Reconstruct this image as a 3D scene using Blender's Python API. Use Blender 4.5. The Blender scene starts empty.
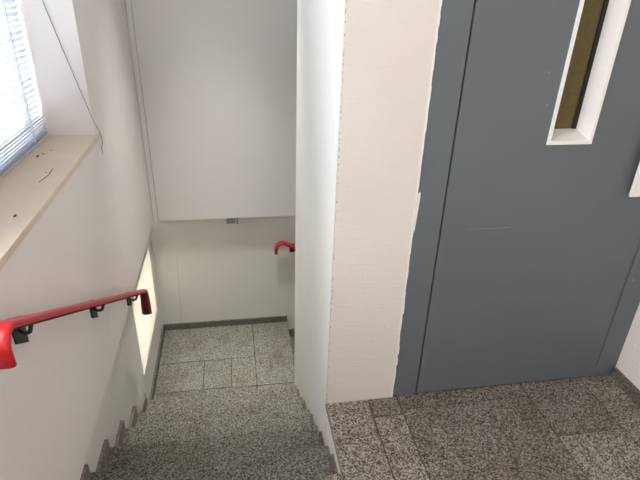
import bpy, bmesh, math, random
from mathutils import Vector, Matrix

random.seed(7)
S = bpy.context.scene
C = S.collection

# ------------------------------------------------------------------ camera
FPX = 514.0
cam_data = bpy.data.cameras.new('camera')
cam_data.sensor_width = 36.0
cam_data.lens = FPX / 640.0 * 36.0
cam_data.clip_start = 0.02
cam = bpy.data.objects.new('camera', cam_data)
C.objects.link(cam)
_D = Vector((-33, 1001, 514)).normalized()
_Y = Vector((-95, -267, 514)); _Y = (_Y - _D * _Y.dot(_D)).normalized()
_X = _D.cross(_Y)
_R = (_X, _Y, -_D)                                   # rows: world axes in image axes
cam.matrix_world = Matrix((
    (_R[0][0], -_R[0][1], -_R[0][2], 0.0),
    (_R[1][0], -_R[1][1], -_R[1][2], 0.0),
    (_R[2][0], -_R[2][1], -_R[2][2], 1.55),
    (0, 0, 0, 1)))
S.camera = cam

# ------------------------------------------------------------------ world, daylight, exposure
W = bpy.data.worlds.new('daylight'); S.world = W
W.use_nodes = True
bg = W.node_tree.nodes['Background']
bg.inputs[0].default_value = (0.93, 0.96, 1.0, 1)
bg.inputs[1].default_value = 4.0
W.cycles.sampling_method = 'MANUAL'
W.cycles.sample_map_resolution = 256

def area(name, loc, rot, sx, sy, power, col=(1, 1, 1)):
    l = bpy.data.lights.new(name, 'AREA'); l.shape = 'RECTANGLE'
    l.size = sx; l.size_y = sy; l.energy = power; l.color = col
    o = bpy.data.objects.new(name, l); C.objects.link(o)
    o.location = loc; o.rotation_euler = rot
    return o

# daylight arriving at the stair window from outside
area('window_daylight', (-1.35, 1.0, 2.15), (0, -math.radians(75), 0), 1.8, 3.0, 225, (1.0, 0.985, 0.97))
area('lower_window_daylight', (-1.15, 2.9, -0.30), (0, -math.radians(90), 0), 0.9, 1.0, 44, (1.0, 0.975, 0.92))
area('fill_window_light', (-1.05, -1.25, 0.98), (0, -math.radians(90), 0), 2.0, 1.3, 26, (1.0, 0.96, 0.93))  # added fill light, shining through the made-up window behind the viewer

S.view_settings.view_transform = 'Standard'
S.view_settings.look = 'None'
S.view_settings.gamma = 1.0
S.view_settings.use_curve_mapping = False
S.view_settings.exposure = 0.06
S.cycles.max_bounces = 10
S.cycles.diffuse_bounces = 6
S.cycles.use_denoising = True
S.cycles.sample_clamp_indirect = 8.0

# ------------------------------------------------------------------ materials
def mat(name):
    m = bpy.data.materials.new(name); m.use_nodes = True
    nt = m.node_tree
    return m, nt, nt.nodes['Principled BSDF']

def N(nt, t, **kw):
    n = nt.nodes.new(t)
    for k, v in kw.items(): setattr(n, k, v)
    return n

def simple(name, col, rough=0.5, metal=0.0, bump=0.0, bscale=200, var=0.0, vscale=6, spec=0.5):
    m, nt, p = mat(name)
    p.inputs['Base Color'].default_value = (*col, 1)
    p.inputs['Roughness'].default_value = rough
    p.inputs['Metallic'].default_value = metal
    p.inputs['Specular IOR Level'].default_value = spec
    tc = N(nt, 'ShaderNodeTexCoord')
    if var:
        no = N(nt, 'ShaderNodeTexNoise'); no.inputs['Scale'].default_value = vscale; no.inputs['Detail'].default_value = 5
        nt.links.new(tc.outputs['Object'], no.inputs['Vector'])
        mx = N(nt, 'ShaderNodeMix', data_type='RGBA')
        mx.inputs[6].default_value = tuple(c * (1 - var) for c in col) + (1,)
        mx.inputs[7].default_value = tuple(min(1, c * (1 + var)) for c in col) + (1,)
        nt.links.new(no.outputs['Fac'], mx.inputs[0]); nt.links.new(mx.outputs[2], p.inputs['Base Color'])
    if bump:
        no = N(nt, 'ShaderNodeTexNoise'); no.inputs['Scale'].default_value = bscale; no.inputs['Detail'].default_value = 4
        nt.links.new(tc.outputs['Object'], no.inputs['Vector'])
        b = N(nt, 'ShaderNodeBump'); b.inputs['Strength'].default_value = bump; b.inputs['Distance'].default_value = 0.004
        nt.links.new(no.outputs['Fac'], b.inputs['Height']); nt.links.new(b.outputs[0], p.inputs['Normal'])
    return m

def plaster(name, col, strokes=0.25, rough_tex=0.3, dirt=0.04):
    """painted plaster: roller grain, faint brush strokes running sideways, faint soiling"""
    m, nt, p = mat(name)
    p.inputs['Roughness'].default_value = 0.75
    p.inputs['Specular IOR Level'].default_value = 0.25
    tc = N(nt, 'ShaderNodeTexCoord')
    mp = N(nt, 'ShaderNodeMapping'); mp.inputs['Scale'].default_value = (9, 9, 130)
    nt.links.new(tc.outputs['Object'], mp.inputs[0])
    st = N(nt, 'ShaderNodeTexNoise'); st.inputs['Scale'].default_value = 1.0; st.inputs['Detail'].default_value = 4
    nt.links.new(mp.outputs[0], st.inputs['Vector'])
    gr = N(nt, 'ShaderNodeTexNoise'); gr.inputs['Scale'].default_value = 210; gr.inputs['Detail'].default_value = 5
    nt.links.new(tc.outputs['Object'], gr.inputs['Vector'])
    a = N(nt, 'ShaderNodeMath', operation='MULTIPLY'); a.inputs[1].default_value = strokes
    b = N(nt, 'ShaderNodeMath', operation='MULTIPLY_ADD'); b.inputs[1].default_value = rough_tex
    nt.links.new(st.outputs['Fac'], a.inputs[0]); nt.links.new(gr.outputs['Fac'], b.inputs[0]); nt.links.new(a.outputs[0], b.inputs[2])
    bm = N(nt, 'ShaderNodeBump'); bm.inputs['Strength'].default_value = 0.5; bm.inputs['Distance'].default_value = 0.006
    nt.links.new(b.outputs[0], bm.inputs['Height']); nt.links.new(bm.outputs[0], p.inputs['Normal'])
    dn = N(nt, 'ShaderNodeTexNoise'); dn.inputs['Scale'].default_value = 3.2; dn.inputs['Detail'].default_value = 6
    nt.links.new(tc.outputs['Object'], dn.inputs['Vector'])
    mx = N(nt, 'ShaderNodeMix', data_type='RGBA')
    mx.inputs[6].default_value = (col[0] * (1 - dirt), col[1] * (1 - dirt * 1.1), col[2] * (1 - dirt * 1.4), 1)
    mx.inputs[7].default_value = (*col, 1)
    nt.links.new(dn.outputs['Fac'], mx.inputs[0]); nt.links.new(mx.outputs[2], p.inputs['Base Color'])
    return m

def granite(name, dark, mid, light, soil, scale=200, amount=0.7, rough=0.42):
    m, nt, p = mat(name)
    p.inputs['Roughness'].default_value = rough
    p.inputs['Specular IOR Level'].default_value = 0.4
    tc = N(nt, 'ShaderNodeTexCoord')
    v = N(nt, 'ShaderNodeTexVoronoi'); v.inputs['Scale'].default_value = scale
    nt.links.new(tc.outputs['Object'], v.inputs['Vector'])
    sp = N(nt, 'ShaderNodeSeparateColor'); nt.links.new(v.outputs['Color'], sp.inputs[0])
    r = N(nt, 'ShaderNodeValToRGB'); cr = r.color_ramp; cr.interpolation = 'CONSTANT'
    cr.elements[0].position = 0.0; cr.elements[0].color = (*dark, 1)
    cr.elements[1].position = 0.26; cr.elements[1].color = (*mid, 1)
    e = cr.elements.new(0.60); e.color = tuple(0.5 * (a + b) for a, b in zip(mid, light)) + (1,)
    e = cr.elements.new(0.84); e.color = (*light, 1)
    nt.links.new(sp.outputs[0], r.inputs[0])
    no = N(nt, 'ShaderNodeTexNoise'); no.inputs['Scale'].default_value = 5.0; no.inputs['Detail'].default_value = 5; no.inputs['Roughness'].default_value = 0.6
    nt.links.new(tc.outputs['Object'], no.inputs['Vector'])
    mr = N(nt, 'ShaderNodeMapRange'); mr.inputs[1].default_value = 0.42; mr.inputs[2].default_value = 0.72; mr.inputs[4].default_value = amount
    nt.links.new(no.outputs['Fac'], mr.inputs[0])
    mx = N(nt, 'ShaderNodeMix', data_type='RGBA'); mx.blend_type = 'MULTIPLY'
    mx.inputs[7].default_value = (*soil, 1)
    nt.links.new(mr.outputs[0], mx.inputs[0]); nt.links.new(r.outputs[0], mx.inputs[6])
    # each slab was cut from a slightly different stone
    g = N(nt, 'ShaderNodeNewGeometry')
    ir = N(nt, 'ShaderNodeMapRange'); ir.inputs[3].default_value = 0.84; ir.inputs[4].default_value = 1.14
    nt.links.new(g.outputs['Random Per Island'], ir.inputs[0])
    hs = N(nt, 'ShaderNodeHueSaturation'); oi = N(nt, 'ShaderNodeObjectInfo'); orr = N(nt, 'ShaderNodeMapRange'); orr.inputs[3].default_value = 0.86; orr.inputs[4].default_value = 1.12
    nt.links.new(oi.outputs['Random'], orr.inputs[0])
    mm = N(nt, 'ShaderNodeMath', operation='MULTIPLY'); nt.links.new(ir.outputs[0], mm.inputs[0]); nt.links.new(orr.outputs[0], mm.inputs[1])
    nt.links.new(mm.outputs[0], hs.inputs['Value']); nt.links.new(mx.outputs[2], hs.inputs['Color'])
    nt.links.new(hs.outputs[0], p.inputs['Base Color'])
    return m

M = {}
M['wall'] = plaster('white_plaster', (0.785, 0.77, 0.75), 0.10, 0.25)
M['wall_left'] = plaster('warm_white_plaster', (0.83, 0.775, 0.745), 0.10, 0.25)
M['wall_lower'] = plaster('grey_plaster', (0.79, 0.775, 0.735), 0.06, 0.2)
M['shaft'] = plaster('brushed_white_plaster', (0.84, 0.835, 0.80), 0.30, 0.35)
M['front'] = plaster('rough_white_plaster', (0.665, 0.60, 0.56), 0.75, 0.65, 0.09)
M['crack'] = simple('hairline_crack', (0.40, 0.39, 0.36), 0.9)
M['ceiling'] = plaster('ceiling_plaster', (0.75, 0.74, 0.72), 0.1, 0.2)
M['trunking'] = simple('trunking_plastic', (0.78, 0.77, 0.73), 0.45)
M['floor'] = granite('brown_granite', (0.046, 0.039, 0.031), (0.145, 0.125, 0.100), (0.35, 0.31, 0.265), (0.62, 0.52, 0.40))
M['stair'] = granite('grey_granite', (0.055, 0.053, 0.043), (0.155, 0.150, 0.124), (0.32, 0.305, 0.255), (0.70, 0.66, 0.50))
M['landing'] = granite('pale_grey_granite', (0.085, 0.084, 0.073), (0.20, 0.195, 0.168), (0.345, 0.335, 0.295), (0.60, 0.53, 0.38))
M['skirt'] = granite('skirting_granite', (0.14, 0.125, 0.105), (0.25, 0.22, 0.19), (0.36, 0.32, 0.28), (0.7, 0.6, 0.5))
M['skirt_dark'] = granite('brown_skirting', (0.05, 0.042, 0.034), (0.10, 0.085, 0.070), (0.17, 0.145, 0.12), (0.7, 0.6, 0.5))
M['skirt_grey'] = granite('grey_green_skirting', (0.085, 0.088, 0.072), (0.15, 0.152, 0.128), (0.22, 0.22, 0.185), (0.7, 0.66, 0.5))
M['skirt_brown'] = granite('brown_stair_skirting', (0.13, 0.095, 0.075), (0.19, 0.145, 0.118), (0.25, 0.195, 0.16), (0.7, 0.6, 0.5))
M['edge'] = simple('slab_edge_stone', (0.20, 0.155, 0.125), 0.6, var=0.3, vscale=40)
M['joint'] = simple('joint_mortar', (0.055, 0.048, 0.04), 0.9)
M['door'] = simple('grey_door_paint', (0.106, 0.118, 0.125), 0.42, var=0.10, vscale=4, bump=0.05, bscale=30)
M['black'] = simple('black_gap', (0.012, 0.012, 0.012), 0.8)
M['white_pl'] = simple('white_plastic', (0.78, 0.74, 0.70), 0.4)
M['caulk'] = simple('white_paint', (0.70, 0.67, 0.64), 0.6, bump=0.5, bscale=90)
M['red'] = simple('red_handrail_plastic', (0.50, 0.012, 0.022), 0.30)
M['bracket'] = simple('bracket_paint', (0.028, 0.032, 0.030), 0.5, metal=0.2)
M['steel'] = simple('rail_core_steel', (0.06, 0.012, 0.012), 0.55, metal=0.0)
M['marble'] = simple('beige_marble', (0.70, 0.57, 0.43), 0.35, var=0.10, vscale=9)
M['frame'] = simple('window_frame_paint', (0.75, 0.76, 0.77), 0.4)
M['blind'] = simple('blind_enamel', (0.50, 0.54, 0.61), 0.40)
M['cord'] = simple('cord_fibre', (0.20, 0.19, 0.18), 0.8)
M['tape'] = simple('ladder_tape', (0.62, 0.70, 0.85), 0.8)
M['dirt'] = simple('dark_grit', (0.05, 0.035, 0.025), 0.9)
M['grey_metal'] = simple('grey_metal', (0.33, 0.34, 0.34), 0.5, metal=0.3)

def glass(name, tint, rough=0.0):
    m, nt, p = mat(name)
    nt.nodes.remove(p)
    out = nt.nodes['Material Output']
    t = N(nt, 'ShaderNodeBsdfTransparent'); t.inputs[0].default_value = (*tint, 1)
    g = N(nt, 'ShaderNodeBsdfGlossy'); g.inputs['Roughness'].default_value = 0.03
    mx = N(nt, 'ShaderNodeMixShader'); mx.inputs[0].default_value = 0.04
    nt.links.new(t.outputs[0], mx.inputs[1]); nt.links.new(g.outputs[0], mx.inputs[2])
    nt.links.new(mx.outputs[0], out.inputs[0])
    return m
M['glass'] = glass('clear_glass', (0.95, 0.97, 0.98))

def frosted(name):
    m, nt, p = mat(name)
    nt.nodes.remove(p)
    out = nt.nodes['Material Output']
    t = N(nt, 'ShaderNodeBsdfTranslucent'); t.inputs[0].default_value = (0.40, 0.39, 0.35, 1)
    d = N(nt, 'ShaderNodeBsdfDiffuse'); d.inputs[0].default_value = (0.80, 0.78, 0.72, 1)
    mx = N(nt, 'ShaderNodeMixShader'); mx.inputs[0].default_value = 0.3
    nt.links.new(t.outputs[0], mx.inputs[1]); nt.links.new(d.outputs[0], mx.inputs[2])
    nt.links.new(mx.outputs[0], out.inputs[0])
    return m
M['frosted'] = frosted('frosted_glass')
M['door_glass'] = simple('brown_wired_glass', (0.12, 0.085, 0.026), 0.25, var=0.25, vscale=60, spec=0.3)

# shaft wall corner: brown stone chips where the paint has come off along the edge
def chip(m):
    nt = m.node_tree; p = nt.nodes['Principled BSDF']
    src = p.inputs['Base Color'].links[0].from_socket
    g = N(nt, 'ShaderNodeNewGeometry'); s = N(nt, 'ShaderNodeSeparateXYZ')
    nt.links.new(g.outputs['Position'], s.inputs[0])
    ax = N(nt, 'ShaderNodeMath', operation='COMPARE'); ax.inputs[1].default_value = 0.325; ax.inputs[2].default_value = 0.003
    ay = N(nt, 'ShaderNodeMath', operation='COMPARE'); ay.inputs[1].default_value = 1.53; ay.inputs[2].default_value = 0.003
    nt.links.new(s.outputs[0], ax.inputs[0]); nt.links.new(s.outputs[1], ay.inputs[0])
    no = N(nt, 'ShaderNodeTexNoise'); no.inputs['Scale'].default_value = 70; no.inputs['Detail'].default_value = 3
    nt.links.new(g.outputs['Position'], no.inputs['Vector'])
    gt = N(nt, 'ShaderNodeMath', operation='GREATER_THAN'); gt.inputs[1].default_value = 0.54
    nt.links.new(no.outputs['Fac'], gt.inputs[0])
    m1 = N(nt, 'ShaderNodeMath', operation='MULTIPLY'); m2 = N(nt, 'ShaderNodeMath', operation='MULTIPLY')
    nt.links.new(ax.outputs[0], m1.inputs[0]); nt.links.new(ay.outputs[0], m1.inputs[1])
    nt.links.new(m1.outputs[0], m2.inputs[0]); nt.links.new(gt.outputs[0], m2.inputs[1])
    mx = N(nt, 'ShaderNodeMix', data_type='RGBA'); mx.inputs[7].default_value = (0.42, 0.34, 0.28, 1)
    nt.links.new(m2.outputs[0], mx.inputs[0]); nt.links.new(src, mx.inputs[6])
    nt.links.new(mx.outputs[2], p.inputs['Base Color'])
chip(M['shaft']); chip(M['front'])

# ------------------------------------------------------------------ mesh helpers
class MB:
    def __init__(self): self.bm = bmesh.new()
    def box(self, a, b, mi=0, bevel=0.0):
        lo = [min(p, q) for p, q in zip(a, b)]; hi = [max(p, q) for p, q in zip(a, b)]
        vs = [self.bm.verts.new((x, y, z)) for x in (lo[0], hi[0]) for y in (lo[1], hi[1]) for z in (lo[2], hi[2])]
        fs = [(0, 1, 3, 2), (4, 6, 7, 5), (0, 4, 5, 1), (2, 3, 7, 6), (0, 2, 6, 4), (1, 5, 7, 3)]
        faces = [self.bm.faces.new([vs[i] for i in f]) for f in fs]
        for f in faces: f.material_index = mi
        if bevel:
            es = list({e for f in faces for e in f.edges})
            r = bmesh.ops.bevel(self.bm, geom=es, offset=bevel, segments=2, affect='EDGES', profile=0.6)
            for f in r['faces']: f.material_index = mi
        return self
    def prism(self, poly, axis, a, b, mi=0):
        """poly of 2-D points extruded along axis from a to b"""
        def pt(u, v, w):
            return {'x': (w, u, v), 'y': (u, w, v), 'z': (u, v, w)}[axis]
        A = [self.bm.verts.new(pt(u, v, a)) for u, v in poly]; B = [self.bm.verts.new(pt(u, v, b)) for u, v in poly]
        n = len(poly); fs = [self.bm.faces.new(A), self.bm.faces.new(list(reversed(B)))]
        for i in range(n): fs.append(self.bm.faces.new((A[i], B[i], B[(i + 1) % n], A[(i + 1) % n])))
        for f in fs: f.material_index = mi
        return self
    def sweep(self, path, prof, side, smooth=True, cap=True, wide=None):
        """prof: (along side, along up) points; side: constant direction"""
        path = [Vector(p) for p in path]; side = Vector(side).normalized(); rings = []
        for i, p in enumerate(path):
            t = (path[min(i + 1, len(path) - 1)] - path[max(i - 1, 0)]).normalized()
            up = side.cross(t)
            up.normalize()
            k = wide[i] if wide else 1.0
            rings.append([self.bm.verts.new(p + side * u * k + up * v) for u, v in prof])
        n = len(prof)
        for r0, r1 in zip(rings, rings[1:]):
            for i in range(n):
                f = self.bm.faces.new((r0[i], r0[(i + 1) % n], r1[(i + 1) % n], r1[i])); f.smooth = smooth
        if cap:
            self.bm.faces.new(rings[0]); self.bm.faces.new(list(reversed(rings[-1])))
        return self
    def tube(self, path, r, n=8):
        path = [Vector(p) for p in path]; rings = []; prev = None
        for i, p in enumerate(path):
            t = (path[min(i + 1, len(path) - 1)] - path[max(i - 1, 0)]).normalized()
            if prev is None:
                prev = t.orthogonal().normalized()
            s = (prev - t * prev.dot(t)).normalized(); prev = s; u = t.cross(s)
            rings.append([self.bm.verts.new(p + (s * math.cos(2 * math.pi * k / n) + u * math.sin(2 * math.pi * k / n)) * r) for k in range(n)])
        for r0, r1 in zip(rings, rings[1:]):
            for i in range(n):
                f = self.bm.faces.new((r0[i], r0[(i + 1) % n], r1[(i + 1) % n], r1[i])); f.smooth = True
        self.bm.faces.new(rings[0]); self.bm.faces.new(list(reversed(rings[-1])))
        return self
    def build(self, name, mats, parent=None, label=None):
        bmesh.ops.recalc_face_normals(self.bm, faces=self.bm.faces[:])
        base = Vector(parent.location) if parent and parent.type == 'EMPTY' else (Vector(parent['_base']) if parent and '_base' in parent else Vector((0, 0, 0)))
        if parent:
            bmesh.ops.translate(self.bm, verts=self.bm.verts[:], vec=-base)
        me = bpy.data.meshes.new(name); self.bm.to_mesh(me); self.bm.free()
        for m in (mats if isinstance(mats, (list, tuple)) else [mats]): me.materials.append(m)
        o = bpy.data.objects.new(name, me); C.objects.link(o)
        if parent:
            o.parent = parent
            BASE[o.name] = base
        if label: o['label'] = label
        return o

BASE = {}
def sub(mb, name, mats, parent, label=None):
    """a sub-part: child of a part whose mesh is stored relative to its thing's base"""
    base = BASE[parent.name]
    bmesh.ops.translate(mb.bm, verts=mb.bm.verts[:], vec=-base)
    o = mb.build(name, mats, None, label); o.parent = parent; BASE[o.name] = base
    return o

def tag(o, label, cat, group=None, kind=None):
    o['label'] = label; o['category'] = cat
    if group: o['group'] = group
    if kind: o['kind'] = kind
    return o
def thing(name, loc, label, cat, group=None, kind=None):
    o = bpy.data.objects.new(name, None); o.empty_display_size = 0.1
    C.objects.link(o); o.location = loc
    return tag(o, label, cat, group, kind)
def struct(o, label, cat): return tag(o, label, cat, kind='structure')

# ------------------------------------------------------------------ dimensions
XL = -0.56            # upper left wall face
XLL = -0.605          # lower left wall face, set back
XS = 0.325            # stair side of the lift shaft wall
YF = 1.53             # wall with the lift door
YB = 3.31             # upper wall above the half landing
YBL = 3.38            # lower wall of the half landing
XR = 1.62             # right wall of the landing
RISE, GO = 0.155, 0.254
Y0 = 1.198            # nosing of the upper floor
ZL = -6 * RISE        # half landing level
CEIL = 2.65
YN = -2.2             # wall behind the viewer
def nose(k): return Y0 + GO * k

# ------------------------------------------------------------------ walls
mb = MB()
WY0, WY1, WZ0, WZ1 = -0.30, 2.205, 0.918, 2.25
RY0, RY1, RZ0, RZ1 = -1.85, -0.70, 0.25, 2.15      # added tall fill window, unseen, behind the viewer
mb.box((XL, RY1, 0.0), (-0.86, WY0, CEIL)).box((XL, YN, 0.0), (-0.86, RY0, CEIL)).box((XL, RY0, 0.0), (-0.86, RY1, RZ0)).box((XL, RY0, RZ1), (-0.86, RY1, CEIL)).box((XL, WY1, 0.03), (-0.86, YB, CEIL))
mb.box((XL, WY0, 0.03), (-0.86, WY1, WZ0)).box((XL, WY0, WZ1), (-0.86, WY1, CEIL))
struct(mb.build('wall_left', M['wall_left']), 'white plaster wall with the blinded window and red handrail, beside the stair', 'wall')

LY0, LY1, LZ0, LZ1 = 2.54, 3.268, -0.648, -0.125
mb = MB()
mb.box((XLL, 0.9, -1.3), (-0.86, LY0, 0.03)).box((XLL, LY1, -1.3), (-0.86, 3.6, 0.03))
mb.box((XLL, LY0, -1.3), (-0.86, LY1, LZ0)).box((XLL, LY0, LZ1), (-0.86, LY1, 0.03))
struct(mb.build('wall_left_lower', M['wall_lower']), 'greyer set-back wall strip low along the stair, with the small bright window', 'wall')

mb = MB().box((XL, YB, 0.03), (2.2, 3.6, CEIL))
struct(mb.build('wall_back', M['wall']), 'upper white wall hanging over the half landing, ending in a straight bottom edge', 'wall')
mb = MB().box((XLL, YBL, -2.4), (2.2, 3.6, 0.03))
mb.prism([(-0.4445, -0.28), (-0.4430, -0.28), (-0.4530, -0.62), (-0.4580, -0.90), (-0.4600, -0.90), (-0.4545, -0.62)], 'y', YBL - 0.0006, YBL + 0.002, 1)
struct(mb.build('wall_back_lower', [M['wall_lower'], M['crack']]), 'lower wall behind the half landing, under the overhanging wall', 'wall')

# lift shaft: side toward the stair, front toward the landing, back
mb = MB()
mb.box((XS, YF + 0.02, -2.4), (0.45, 2.61, CEIL)).box((XS, YN, -1.4), (0.45, YF + 0.02, -0.012))
struct(mb.build('wall_shaft', M['shaft']), 'white side of the projecting wall facing the stairs, running down below the floor', 'wall')
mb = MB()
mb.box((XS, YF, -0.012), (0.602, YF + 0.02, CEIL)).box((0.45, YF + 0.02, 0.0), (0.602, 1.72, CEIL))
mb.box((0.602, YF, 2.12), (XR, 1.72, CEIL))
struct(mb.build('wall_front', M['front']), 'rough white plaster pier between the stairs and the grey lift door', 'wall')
mb = MB().box((0.45, 2.49, -2.4), (2.2, 2.61, CEIL))
struct(mb.build('wall_shaft_rear', M['shaft']), 'rear of the white shaft wall beside the half landing', 'wall')
mb = MB().box((2.2, 2.45, -2.4), (2.35, 3.6, CEIL))
struct(mb.build('wall_stair_end', M['wall_lower']), 'wall closing the lower flight far behind the white shaft wall', 'wall')
mb = MB().box((1.34, 2.6, -1.72), (2.2, YBL, -1.71))
struct(mb.build('floor_lower', M['stair']), 'granite floor at the foot of the lower flight', 'floor')
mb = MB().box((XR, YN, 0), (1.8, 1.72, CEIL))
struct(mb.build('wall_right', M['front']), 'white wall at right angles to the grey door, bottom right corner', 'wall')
mb = MB().box((-0.86, YN - 0.15, -0.2), (1.8, YN, CEIL))
struct(mb.build('wall_rear', M['wall']), 'white wall closing the landing opposite the grey door', 'wall')
mb = MB().box((-0.86, YN - 0.15, CEIL), (2.2, 3.6, CEIL + 0.15))
struct(mb.build('ceiling', M['ceiling']), 'white ceiling over the stairwell', 'ceiling')
# white paint bead along the left edge of the door frame
mb = MB(); ys = YF - 0.0025
z = 0.0
while z < 2.1:
    dz = random.uniform(0.02, 0.05); w = random.uniform(0.0005, 0.0035) * (1.0 if z > 0.6 else 1.8)
    mb.box((0.597, ys, z), (0.601 + w, YF + 0.004, min(z + dz, 2.12))); z += dz
mb.prism([(0.603, 0.76), (0.608, 0.77), (0.614, 0.90), (0.612, 0.915), (0.605, 0.91), (0.603, 0.84)], 'y', YF - 0.001, YF + 0.004)
struct(mb.build('trim_1', M['caulk']), 'ragged white paint bead where the plaster pier meets the grey door frame', 'trim')

# ------------------------------------------------------------------ floors
def tiles(mb, rects, z, th, gap=0.0022, x0=None):
    for (a, b, c, d) in rects:
        mb.box((a + gap, c + gap, z - th), (b - gap, d - gap, z), 0)
mb = MB()
xs = XS - 0.004
rects = [(xs, 0.497, 0.93, YF), (xs, 0.497, 0.3, 0.93), (xs, 0.497, -0.3, 0.3), (xs, 0.497, -0.9, -0.3), (xs, 0.497, YN, -0.9),
         (0.497, 0.62, 1.433, YF), (0.497, 0.62, 0.83, 1.433), (0.497, 0.62, 0.23, 0.83), (0.497, 0.62, -0.4, 0.23), (0.497, 0.62, -1.0, -0.4), (0.497, 0.62, YN, -1.0),
         (0.622, 1.178, 1.458, YF + .1), (0.62, 1.178, 0.86, 1.458), (0.62, 1.178, 0.26, 0.86), (0.62, 1.178, -0.4, 0.26), (0.62, 1.178, -1.0, -0.4), (0.62, 1.178, YN, -1.0),
         (1.178, 1.462, 1.243, YF + .1), (1.178, 1.462, 0.64, 1.243), (1.178, 1.462, 0.0, 0.64), (1.178, 1.462, -0.6, 0.0), (1.178, 1.462, YN, -0.6),
         (1.462, XR, 0.98, YF + .1), (1.462, XR, 0.3, 0.98), (1.462, XR, -0.5, 0.3), (1.462, XR, YN, -0.5)]
tiles(mb, rects, 0.0, 0.011, 0.0024)
tiles(mb, [(XLL, -0.14, 0.6, Y0), (-0.14, xs, 0.6, Y0), (XL, -0.14, -0.6, 0.6), (-0.14, xs, -0.6, 0.6), (XL, -0.14, YN, -0.6), (-0.14, xs, YN, -0.6)], 0.0, 0.011, 0.0024)
mb.box((XS + 0.01, YN, -0.0118), (XR, YF - 0.001, -0.003), 1)
mb.box((0.605, YF - 0.001, -0.0118), (XR, YF + 0.1, -0.003), 1)
mb.box((XL, YN, -0.022), (xs + 0.003, Y0 - 0.02, -0.003), 1)
struct(mb.build('floor', [M['floor'], M['joint']]), 'brown-grey granite slab floor in front of the lift door', 'floor')
mb = MB().box((XS - 0.006, Y0, -0.013), (XS - 0.0015, YF, -0.0005))
struct(mb.build('trim_2', M['edge']), 'thin brown stone edge of the landing floor above the stairs', 'trim')

mb = MB()
LX1 = 0.36
yn5 = nose(5) - 0.03
L = [(XLL, 0.08, 2.97, YBL), (0.08, LX1, 2.67, YBL),
     (-0.28, -0.09, 2.68, 2.97), (-0.09, 0.08, 2.67, 2.97), (XLL, -0.28, 2.68, 2.97),
     (XLL, 0.08, yn5, 2.68), (0.08, LX1, yn5, 2.67)]
tiles(mb, L, ZL, 0.02, 0.0024)
mb.box((XLL, yn5, ZL - 0.15), (LX1 - 0.02, YBL, ZL - 0.003), 1)
struct(mb.build('floor_half_landing', [M['landing'], M['joint']]), 'grey granite half landing at the foot of the stairs, below the bright window', 'floor')
mb = MB().box((XLL, YBL - 0.014, ZL), (LX1, YBL, ZL + 0.052), bevel=0.003)
struct(mb.build('baseboard_back', M['skirt_grey']), 'low grey granite skirting behind the half landing', 'baseboard')
mb = MB().box((XLL, nose(5) + 0.01, ZL), (XLL + 0.014, YBL - 0.014, ZL + 0.06), bevel=0.003)
struct(mb.build('baseboard_left', M['skirt_grey']), 'low grey granite skirting under the bright window on the half landing', 'baseboard')
mb = MB().box((XR - 0.014, YN, 0), (XR, YF - 0.012, 0.055), bevel=0.003)
struct(mb.build('baseboard_right', M['skirt_dark']), 'brown granite skirting at the foot of the wall right of the door', 'baseboard')

# ------------------------------------------------------------------ stairs
st = thing('staircase', (0, nose(5), ZL), 'speckled grey granite stairs descending between the handrail wall and the white shaft wall', 'stairs')
def fillet_strip(y0, y1, z0, z1, r=0.012):
    pts = [(y0, z0), (y1, z0), (y1, z1 - r)]
    for k in range(1, 6):
        a = k / 5 * math.pi / 2
        pts.append((y1 - r + r * math.cos(a), z1 - r + r * math.sin(a)))
    pts.append((y0, z1))
    return pts
for k in range(1, 6):
    zt = -RISE * k
    mb = MB().box((XLL + 0.0015, nose(k - 1) - 0.02, zt - 0.03), (XS - 0.0015, nose(k), zt), bevel=0.003)
    mb.build('tread', M['stair'], st)
    mb = MB().prism(fillet_strip(nose(k - 1) - 0.02, nose(k) - 0.02, zt, zt + 0.078), 'x', XLL + 0.0015, XLL + 0.016)
    mb.build('skirting', M['skirt'], st)
    mb = MB().prism(fillet_strip(nose(k - 1) - 0.02, nose(k) - 0.095, zt, zt + 0.070), 'x', XS - 0.012, XS - 0.0015)
    mb.build('skirting', M['skirt_brown'], st, 'browner stepped skirting along the white wall')
for k in range(0, 6):
    zt = -RISE * k
    th = 0.022 if k == 0 else 0.03
    mb = MB().box((XLL + 0.0015, nose(k) - 0.035, zt - RISE), (XS - 0.0015, nose(k) - 0.02, zt - th))
    mb.build('riser', M['stair'], st)

st2 = thing('staircase', (LX1, 3.0, ZL), 'dark granite steps going down from the half landing behind the white shaft wall', 'stairs')
for k in range(0, 5):
    zt = ZL - RISE * k
    x = LX1 + GO * k
    if k:
        MB().box((x - GO - 0.02, 2.6115, zt - 0.03), (x, YBL - 0.0015, zt), bevel=0.003).build('tread', M['stair'], st2)
        MB().prism([(x - GO - .02, zt), (x - 0.02, zt), (x - 0.02, zt + 0.06), (x - 0.03, zt + 0.072), (x - GO - .02, zt + 0.072)], 'y', YBL - 0.014, YBL - 0.0015).build('skirting', M['skirt'], st2)
    MB().box((x - 0.035, 2.6115, zt - RISE), (x - 0.02, YBL - 0.0015, zt - (0.02 if k == 0 else 0.03))).build('riser', M['stair'], st2)

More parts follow.
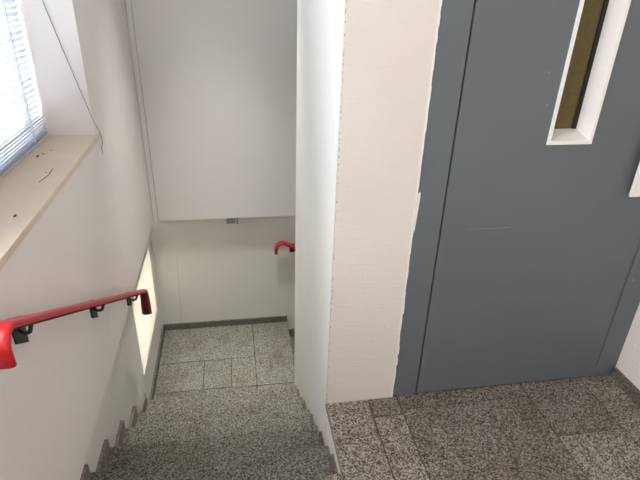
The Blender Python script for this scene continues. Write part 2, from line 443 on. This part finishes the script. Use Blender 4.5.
# ------------------------------------------------------------------ lift door
dr = thing('door_1', (1.11, YF, 0), 'grey painted steel lift door with a narrow upright vision slot and white handle', 'door', kind='structure')
JX0, JX1, DX0, DX1, KX0, KX1 = 0.602, 0.7015, 0.7080, 1.5215, 1.5245, XR
mb = MB().box((JX0, YF + 0.001, 0.004), (JX1, YF + 0.10, 2.12)).box((KX0, YF - 0.006, 0.004), (KX1, YF + 0.10, 2.12)).box((JX1, YF + 0.001, 2.04), (KX0, YF + 0.10, 2.12))
mb.build('door_frame', M['door'], dr)
MB().box((JX1, YF + 0.090, 0.001), (KX0, YF + 0.10, 2.04)).build('door_rebate', M['black'], dr, 'black gap around the door leaf')
# leaf with the slot cut through
VX0, VX1, VZ0, VZ1 = 1.036, 1.192, 1.075, 1.86
mb = MB()
ld, lb = YF - 0.001, YF + 0.028
mb.box((DX0, ld, 0.008), (VX0, lb, 2.036)).box((VX1, ld, 0.008), (DX1, lb, 2.036)).box((VX0, ld, 0.008), (VX1, lb, VZ0)).box((VX0, ld, VZ1), (VX1, lb, 2.036))
leaf = mb.build('door_leaf', M['door'], dr)
def rect(x0, x1, z0, z1): return [(x0, z0), (x1, z0), (x1, z1), (x0, z1)]
mb = MB(); bm = mb.bm
loops = [(rect(VX0 - .004, VX1 + .004, VZ0 - .004, VZ1 + .004), ld), (rect(VX0 - .004, VX1 + .004, VZ0 - .004, VZ1 + .004), ld - 0.006),
         (rect(VX0 + .007, VX1 - .006, VZ0 + .008, VZ1 - .008), ld - 0.006), (rect(VX0 + .018, VX1 - .034, VZ0 + 0.026, VZ1 - .026), YF + 0.044), ]
loops[-1] = (rect(VX0 + .010, VX1 - .017, VZ0 + 0.030, VZ1 - .030), YF + 0.072)
prev = None
for pts, y in loops:
    ring = [bm.verts.new((x, y, z)) for x, z in pts]
    if prev:
        for i in range(4): bm.faces.new((prev[i], prev[(i + 1) % 4], ring[(i + 1) % 4], ring[i]))
    prev = ring
vf = mb.build('vision_frame', M['white_pl'], dr, 'white moulded surround of the narrow vision slot')
sub(MB().box((VX0 + .006, YF + 0.070, VZ0 + .022), (VX1 - .010, YF + 0.078, VZ1 - .022)), 'vision_glass', M['door_glass'], vf, 'dark olive-brown glass')
sub(MB().box((VX1 - 0.030, YF + 0.064, VZ0 + .0301), (VX1 - 0.0165, YF + 0.0705, VZ1 - .0301)), 'glass_shade_strip', M['black'], vf, 'black strip put in as the shade beside the glass')  # dark strip stands in for shade along the right of the glass
HX = 1.388
mb = MB()
mb.box((HX, YF - 0.034, 0.880), (HX + 0.085, YF - 0.022, 1.16), bevel=0.003)
mb.box((HX + 0.05, YF - 0.024, 0.880), (HX + 0.085, YF - 0.001, 1.16), bevel=0.002)
mb.build('handle', M['white_pl'], dr, 'pale upright pull handle')
# small chips of paint on the leaf
mb = MB()
for (x, z, w, h) in [(1.545, 0.50, 0.008, 0.018), (0.80, 0.765, 0.17, 0.0014), (1.0, 1.20, .005, .006), (0.98, 1.30, .005, .007)]:
    mb.prism([(x, z), (x + w, z + h * .1), (x + w * .9, z + h), (x + w * .2, z + h * .9)], 'y', ld - 0.0006 - (0.006 if x > 1.52 else 0), ld + 0.001)
mb.build('paint_chips', simple('chipped_paint', (0.22, 0.235, 0.24), 0.6), dr, 'paler chips in the grey paint')

# ------------------------------------------------------------------ stair window
w1 = thing('window_1', (-0.80, 0.95, WZ0), 'wide stair window behind the white slatted blind, left wall', 'window', kind='structure')
XW0, XW1 = -0.855, -0.80
mb = MB()
mb.box((XW0, WY0, WZ0 + .02), (XW1, WY0 + 0.06, WZ1)).box((XW0, WY1 - 0.06, WZ0 + .02), (XW1, WY1, WZ1))
mb.box((XW0, WY0 + 0.06, WZ0 + .02), (XW1, WY1 - 0.06, WZ0 + 0.08)).box((XW0, WY0 + 0.06, WZ1 - 0.06), (XW1, WY1 - 0.06, WZ1))
mb.box((XW0, 0.92, WZ0 + 0.08), (XW1, 0.98, WZ1 - 0.06))
mb.build('window_frame', M['frame'], w1)
mb = MB().box((-0.832, WY0 + 0.06, WZ0 + 0.08), (-0.826, 0.92, WZ1 - 0.06)).box((-0.832, 0.98, WZ0 + 0.08), (-0.826, WY1 - 0.06, WZ1 - 0.06))
mb.build('window_pane', M['glass'], w1)
mb = MB().box((-0.80, WY0 - 0.03, WZ0), (XL + 0.011, WY1 + 0.038, WZ0 + 0.022), bevel=0.003)
# sill ends run into the wall
sl = mb.build('window_sill', M['marble'], w1, 'beige stone window sill with a few grains of dirt')
mb = MB()
for (x, y, r) in [(-0.70, 1.93, 0.006), (-0.69, 1.96, 0.003), (-0.60, 1.40, 0.005), (-0.675, 2.0, 0.002), (-0.62, 1.75, .002), (-0.66, 1.45, .002)]:
    mb.prism([(x + r * math.cos(a) * random.uniform(.6, 1.1), y + 1.6 * r * math.sin(a)) for a in [i * math.pi / 3 for i in range(6)]], 'z', WZ0 + 0.022, WZ0 + 0.022 + r * 0.5)
sub(mb, 'dirt_grains', M['dirt'], sl, 'dark crumbs lying on the sill')
sub(MB().tube([(-0.615, 1.66, WZ0 + .0235), (-0.605, 1.72, WZ0 + .0235), (-0.61, 1.79, WZ0 + .0235)], 0.0012, 5), 'straw', M['cord'], sl)

XB = -0.748
vb = thing('venetian_blind', (XB, 1.57, WZ0 + 0.022), 'white horizontal slatted blind lowered over the window, just above the beige sill', 'blind')
BY0, BY1 = 0.955, WY1 - 0.010  # unseen near section left without slats so extra daylight comes in
ZB = WZ0 + 0.028
MB().box((XB - 0.012, BY0, ZB), (XB + 0.012, BY1, ZB + 0.006), bevel=0.002).build('bottom_rail', M['blind'], vb)
MB().box((XB - 0.018, BY0, WZ1 - 0.032), (XB + 0.018, BY1, WZ1 - 0.002), bevel=0.002).build('head_rail', M['blind'], vb)
slat = MB()
cords = [BY0 + 0.16, 1.55, BY1 - 0.16]
def slat_at(z, tilt, jit):
    hw = 0.0125
    prof = []
    for i in range(5):
        u = -1 + i * 0.5
        prof.append((u * hw, 0.0022 * (1 - u * u)))
    c, s = math.cos(tilt), math.sin(tilt)
    pts = [(XB + u * c - v * s, z + u * s + v * c) for u, v in prof]
    rows = []
    for y in (BY0 + jit, BY1 + jit):
        rows.append([slat.bm.verts.new((x, y, zz)) for x, zz in pts])
    for i in range(4):
        f = slat.bm.faces.new((rows[0][i], rows[0][i + 1], rows[1][i + 1], rows[1][i])); f.smooth = True
zz = ZB + 0.013
n = 0
while zz < WZ1 - 0.04:
    low = n < 6
    slat_at(zz, math.radians(random.uniform(12, 24) if low else 45 + random.uniform(-4, 4)), random.uniform(-0.003, 0.003))
    zz += 0.0115 if low else 0.0205
    n += 1
slat.build('slats', M['blind'], vb)
for y in cords:
    mb = MB()
    for dx in (-0.0135, 0.0135): mb.box((XB + dx - 0.0006, y - 0.004, ZB + 0.012), (XB + dx + 0.0006, y + 0.004, WZ1 - 0.03))
    mb.build('ladder_tape', M['tape'], vb)
mb = MB()
cp = [(-0.735, WY1 - 0.02, 2.2), (-0.70, WY1 - 0.008, 1.60), (-0.664, WY1 - 0.004, 1.45), (-0.606, WY1 - 0.004, 1.20), (-0.556, WY1 - 0.004, 0.995), (-0.546, WY1 + 0.014, 0.955), (-0.546, WY1 + 0.030, 0.937), (-0.546, WY1 + 0.042, 0.905), (-0.5545, WY1 + 0.040, 0.87), (-0.556, WY1 + 0.054, 0.84)]
mb.tube(cp, 0.0013, 6)
mb.build('pull_cord', M['cord'], vb, 'thin grey cord stretched across the reveal and hanging over the sill corner')

# ------------------------------------------------------------------ low window beside the half landing
w2 = thing('window_2', (-0.63, 2.9, LZ0), 'small bright frosted window low in the wall beside the half landing', 'window', kind='structure')
MB().box((-0.619, LY0, LZ0), (-0.611, LY1, LZ1)).build('window_pane', M['frosted'], w2)

# added window, unseen behind the viewer, lets fill light onto the landing
w3 = thing('fill_window', (-0.80, -1.275, RZ0), 'added tall clear window in the left wall, unseen, for fill light', 'window', kind='structure')
mb = MB().box((XW0, RY0, RZ0), (XW1, RY0 + 0.05, RZ1)).box((XW0, RY1 - 0.05, RZ0), (XW1, RY1, RZ1))
mb.box((XW0, RY0 + 0.05, RZ0), (XW1, RY1 - 0.05, RZ0 + 0.05)).box((XW0, RY0 + 0.05, RZ1 - 0.05), (XW1, RY1 - 0.05, RZ1))
mb.build('window_frame', M['frame'], w3)
MB().box((-0.832, RY0 + 0.05, RZ0 + 0.05), (-0.826, RY1 - 0.05, RZ1 - 0.05)).build('window_pane', M['glass'], w3)

# ------------------------------------------------------------------ trunking and bracket on the overhanging wall
tk = thing('cable_trunking', (-0.544, YB - 0.008, 0.03), 'narrow white cable trunking running up the corner above the half landing', 'trunking')
MB().box((XL + 0.002, YB - 0.018, 0.03), (-0.530, YB - 0.004, CEIL), bevel=0.003).build('trunking_cover', M['trunking'], tk)
MB().box((XL + 0.0005, YB - 0.004, 0.036), (-0.528, YB, CEIL)).build('trunking_base', M['crack'], tk)
bk = MB()
bk.box((-0.075, YB + 0.012, -0.018), (-0.012, YB + 0.030, 0.0298), bevel=0.002)
bk.box((-0.006, YB + 0.008, -0.022), (0.008, YB + 0.022, 0.0298), bevel=0.003)
tag(bk.build('metal_bracket', M['grey_metal']), 'small grey metal bracket under the edge of the overhanging wall', 'bracket')

# ------------------------------------------------------------------ handrails
def rail_profile(hw=0.019, hh=0.0095):
    pts = []
    for k in range(20):
        a = 2 * math.pi * k / 20
        c, s = math.cos(a), math.sin(a)
        pts.append((hw * math.copysign(abs(c) ** 0.6, c), hh * math.copysign(abs(s) ** 0.7, s)))
    return pts

def arc(c, r, a0, a1, n=7):
    return [(c[0] + r * math.cos(math.radians(a0 + (a1 - a0) * i / n)), c[1] + r * math.sin(math.radians(a0 + (a1 - a0) * i / n))) for i in range(n + 1)]

def handrail(loc, label, pts, to3, side, up_sign, brackets, wall, group):
    t = thing('handrail', loc, label, 'handrail', group)
    prof = rail_profile()
    P = [to3(*p) for p in pts]
    def near_end(i):
        d = min((Vector(P[i]) - Vector(P[0])).length, (Vector(P[i]) - Vector(P[-1])).length)
        return 1.0 + 0.36 * max(0.0, min(1.0, (0.16 - d) / 0.10))
    wide = [near_end(i) for i in range(len(P))]
    r = MB().sweep(P, prof, side, wide=wide).build('rail', M['red'], t, 'glossy red grip')
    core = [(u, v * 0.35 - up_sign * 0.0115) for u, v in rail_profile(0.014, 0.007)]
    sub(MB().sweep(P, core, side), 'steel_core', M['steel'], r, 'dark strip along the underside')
    for b in brackets:
        plate, arm = b
        o = plate.build('bracket', M['bracket'], t, 'black wall bracket')
        sub(arm, 'bracket_arm', M['bracket'], o)
    return t

XRAIL = -0.500
sl_ = -0.580
def zl(y): return 0.838 + sl_ * (y - 1.039)
ang = math.degrees(math.atan(sl_))
r_ = 0.034
pts = []
yv = 0.934
# upper end: vertical drop, tight bend, then the slope
c0 = None
yb = yv + r_                         # bend centre y
# centre so that the arc (from 180 deg to 90+ang deg) ends tangent on the slope line
nx, nz = -math.sin(math.radians(ang)), math.cos(math.radians(ang))
zc = zl(yb + r_ * nx) - r_ * nz
pts += [(yv, 0.800), (yv, 0.815)] + arc((yb, zc), r_, 180, 90 + ang, 8)
for k in range(1, 12): pts.append((1.08 + k * 0.11, zl(1.08 + k * 0.11)))
yend = 2.385
r2 = 0.025
ybc = yend - r2
zc2 = zl(ybc + r2 * nx) - r2 * nz
pts = [p for p in pts if p[0] < ybc + r2 * nx - 0.01 or p[1] > 0.68]
pts += arc((ybc, zc2), r2, 90 + ang, 0, 7) + [(yend + 0.001, zc2 - 0.03), (yend + 0.001, -0.055), (yend - 0.004, -0.085)]
def br_left(y, yo):
    z = zl(y)
    m_ = sl_
    plate = MB().prism([(y - 0.034, z + 0.002 - 0.034 * m_), (y + 0.034, z + 0.002 + 0.034 * m_), (y + 0.030, z - 0.078 + 0.034 * m_), (y - 0.030, z - 0.078 - 0.034 * m_)], 'x', XL, XL + 0.006)
    yt = y - 0.050
    arm = MB().tube([(XL + 0.004, y, z - 0.030), (XL + 0.018, y - 0.015, z - 0.034), (XL + 0.034, y - 0.030, z - 0.026), (XL + 0.048, y - 0.042, z - 0.014), (XRAIL, yt, zl(yt) - 0.010)], 0.0055, 8)
    return plate, arm
handrail((XL, 1.7, 0.4), 'long red handrail sloping along the left wall beneath the window sill', pts,
         lambda y, z: (XRAIL, y, z), (1, 0, 0), 1, [br_left(y, 0) for y in (1.155, 1.735, 2.285)], XL, None)

# second rail, on the wall behind the half landing
YRAIL = YBL - 0.055
def zr(x): return -0.196 - 0.55 * (x - 0.34)
p2 = []
xa = 0.270
nx2, nz2 = math.sin(math.atan(0.55)), math.cos(math.atan(0.55))
rr = 0.05
xc = xa + rr; zc3 = zr(xc + rr * nx2) - rr * nz2 + 0.0
p2 += [(xa, zc3 - 0.035), (xa, zc3 - 0.01)] + arc((xc, zc3), rr, 180, 90 - math.degrees(math.atan(0.55)), 9)
for k in range(1, 10): p2.append((0.40 + k * 0.10, zr(0.40 + k * 0.10)))
def br_back(x):
    z = zr(x)
    plate = MB().box((x - 0.018, YBL - 0.006, z - 0.075), (x + 0.018, YBL, z - 0.005), bevel=0.002)
    arm = MB().tube([(x + 0.01, YBL - 0.004, z - 0.03), (x + 0.02, YBL - 0.03, z - 0.048), (x + 0.035, YRAIL, zr(x + .035) - 0.036), (x + 0.045, YRAIL, zr(x + .045) - 0.012)], 0.0055, 8)
    return plate, arm
handrail((0.7, YBL, -0.4), 'short visible hook of red handrail on the back wall above the half landing', p2,
         lambda x, z: (x, YRAIL, z), (0, -1, 0), 1, [br_back(x) for x in (0.395, 0.95)], YBL, None)

# ------------------------------------------------------------------ added fill lamp, unseen, on the ceiling above the stairs
def disc(mb, cx, cy, r0, z0, r1, z1, n=32):
    A = [mb.bm.verts.new((cx + r0 * math.cos(2 * math.pi * i / n), cy + r0 * math.sin(2 * math.pi * i / n), z0)) for i in range(n)]
    B = [mb.bm.verts.new((cx + r1 * math.cos(2 * math.pi * i / n), cy + r1 * math.sin(2 * math.pi * i / n), z1)) for i in range(n)]
    mb.bm.faces.new(A); mb.bm.faces.new(list(reversed(B)))
    for i in range(n): mb.bm.faces.new((A[i], A[(i + 1) % n], B[(i + 1) % n], B[i]))
def fill_lamp(cx, cy, label, power, glow, col):
    lp = thing('fill_lamp', (cx, cy, CEIL), label, 'lamp')
    mb = MB(); disc(mb, cx, cy, 0.17, CEIL, 0.17, CEIL - 0.03); mb.build('fill_lamp_base', M['white_pl'], lp)
    mb = MB(); disc(mb, cx, cy, 0.16, CEIL - 0.03, 0.11, CEIL - 0.085); mb.build('fill_lamp_shade', M['white_pl'], lp)
    area('fill_lamp_beam', (cx, cy, CEIL - 0.10), (0, 0, 0), 0.2, 0.2, power, col).data.spread = math.radians(46)
    area('fill_lamp_glow', (cx, cy, CEIL - 0.10), (0, 0, 0), 0.3, 0.3, glow, col)
fill_lamp(-0.05, 2.72, 'added round white fill lamp, unseen, on the ceiling above the stairs', 6.0, 1.2, (1.0, 0.985, 0.96))
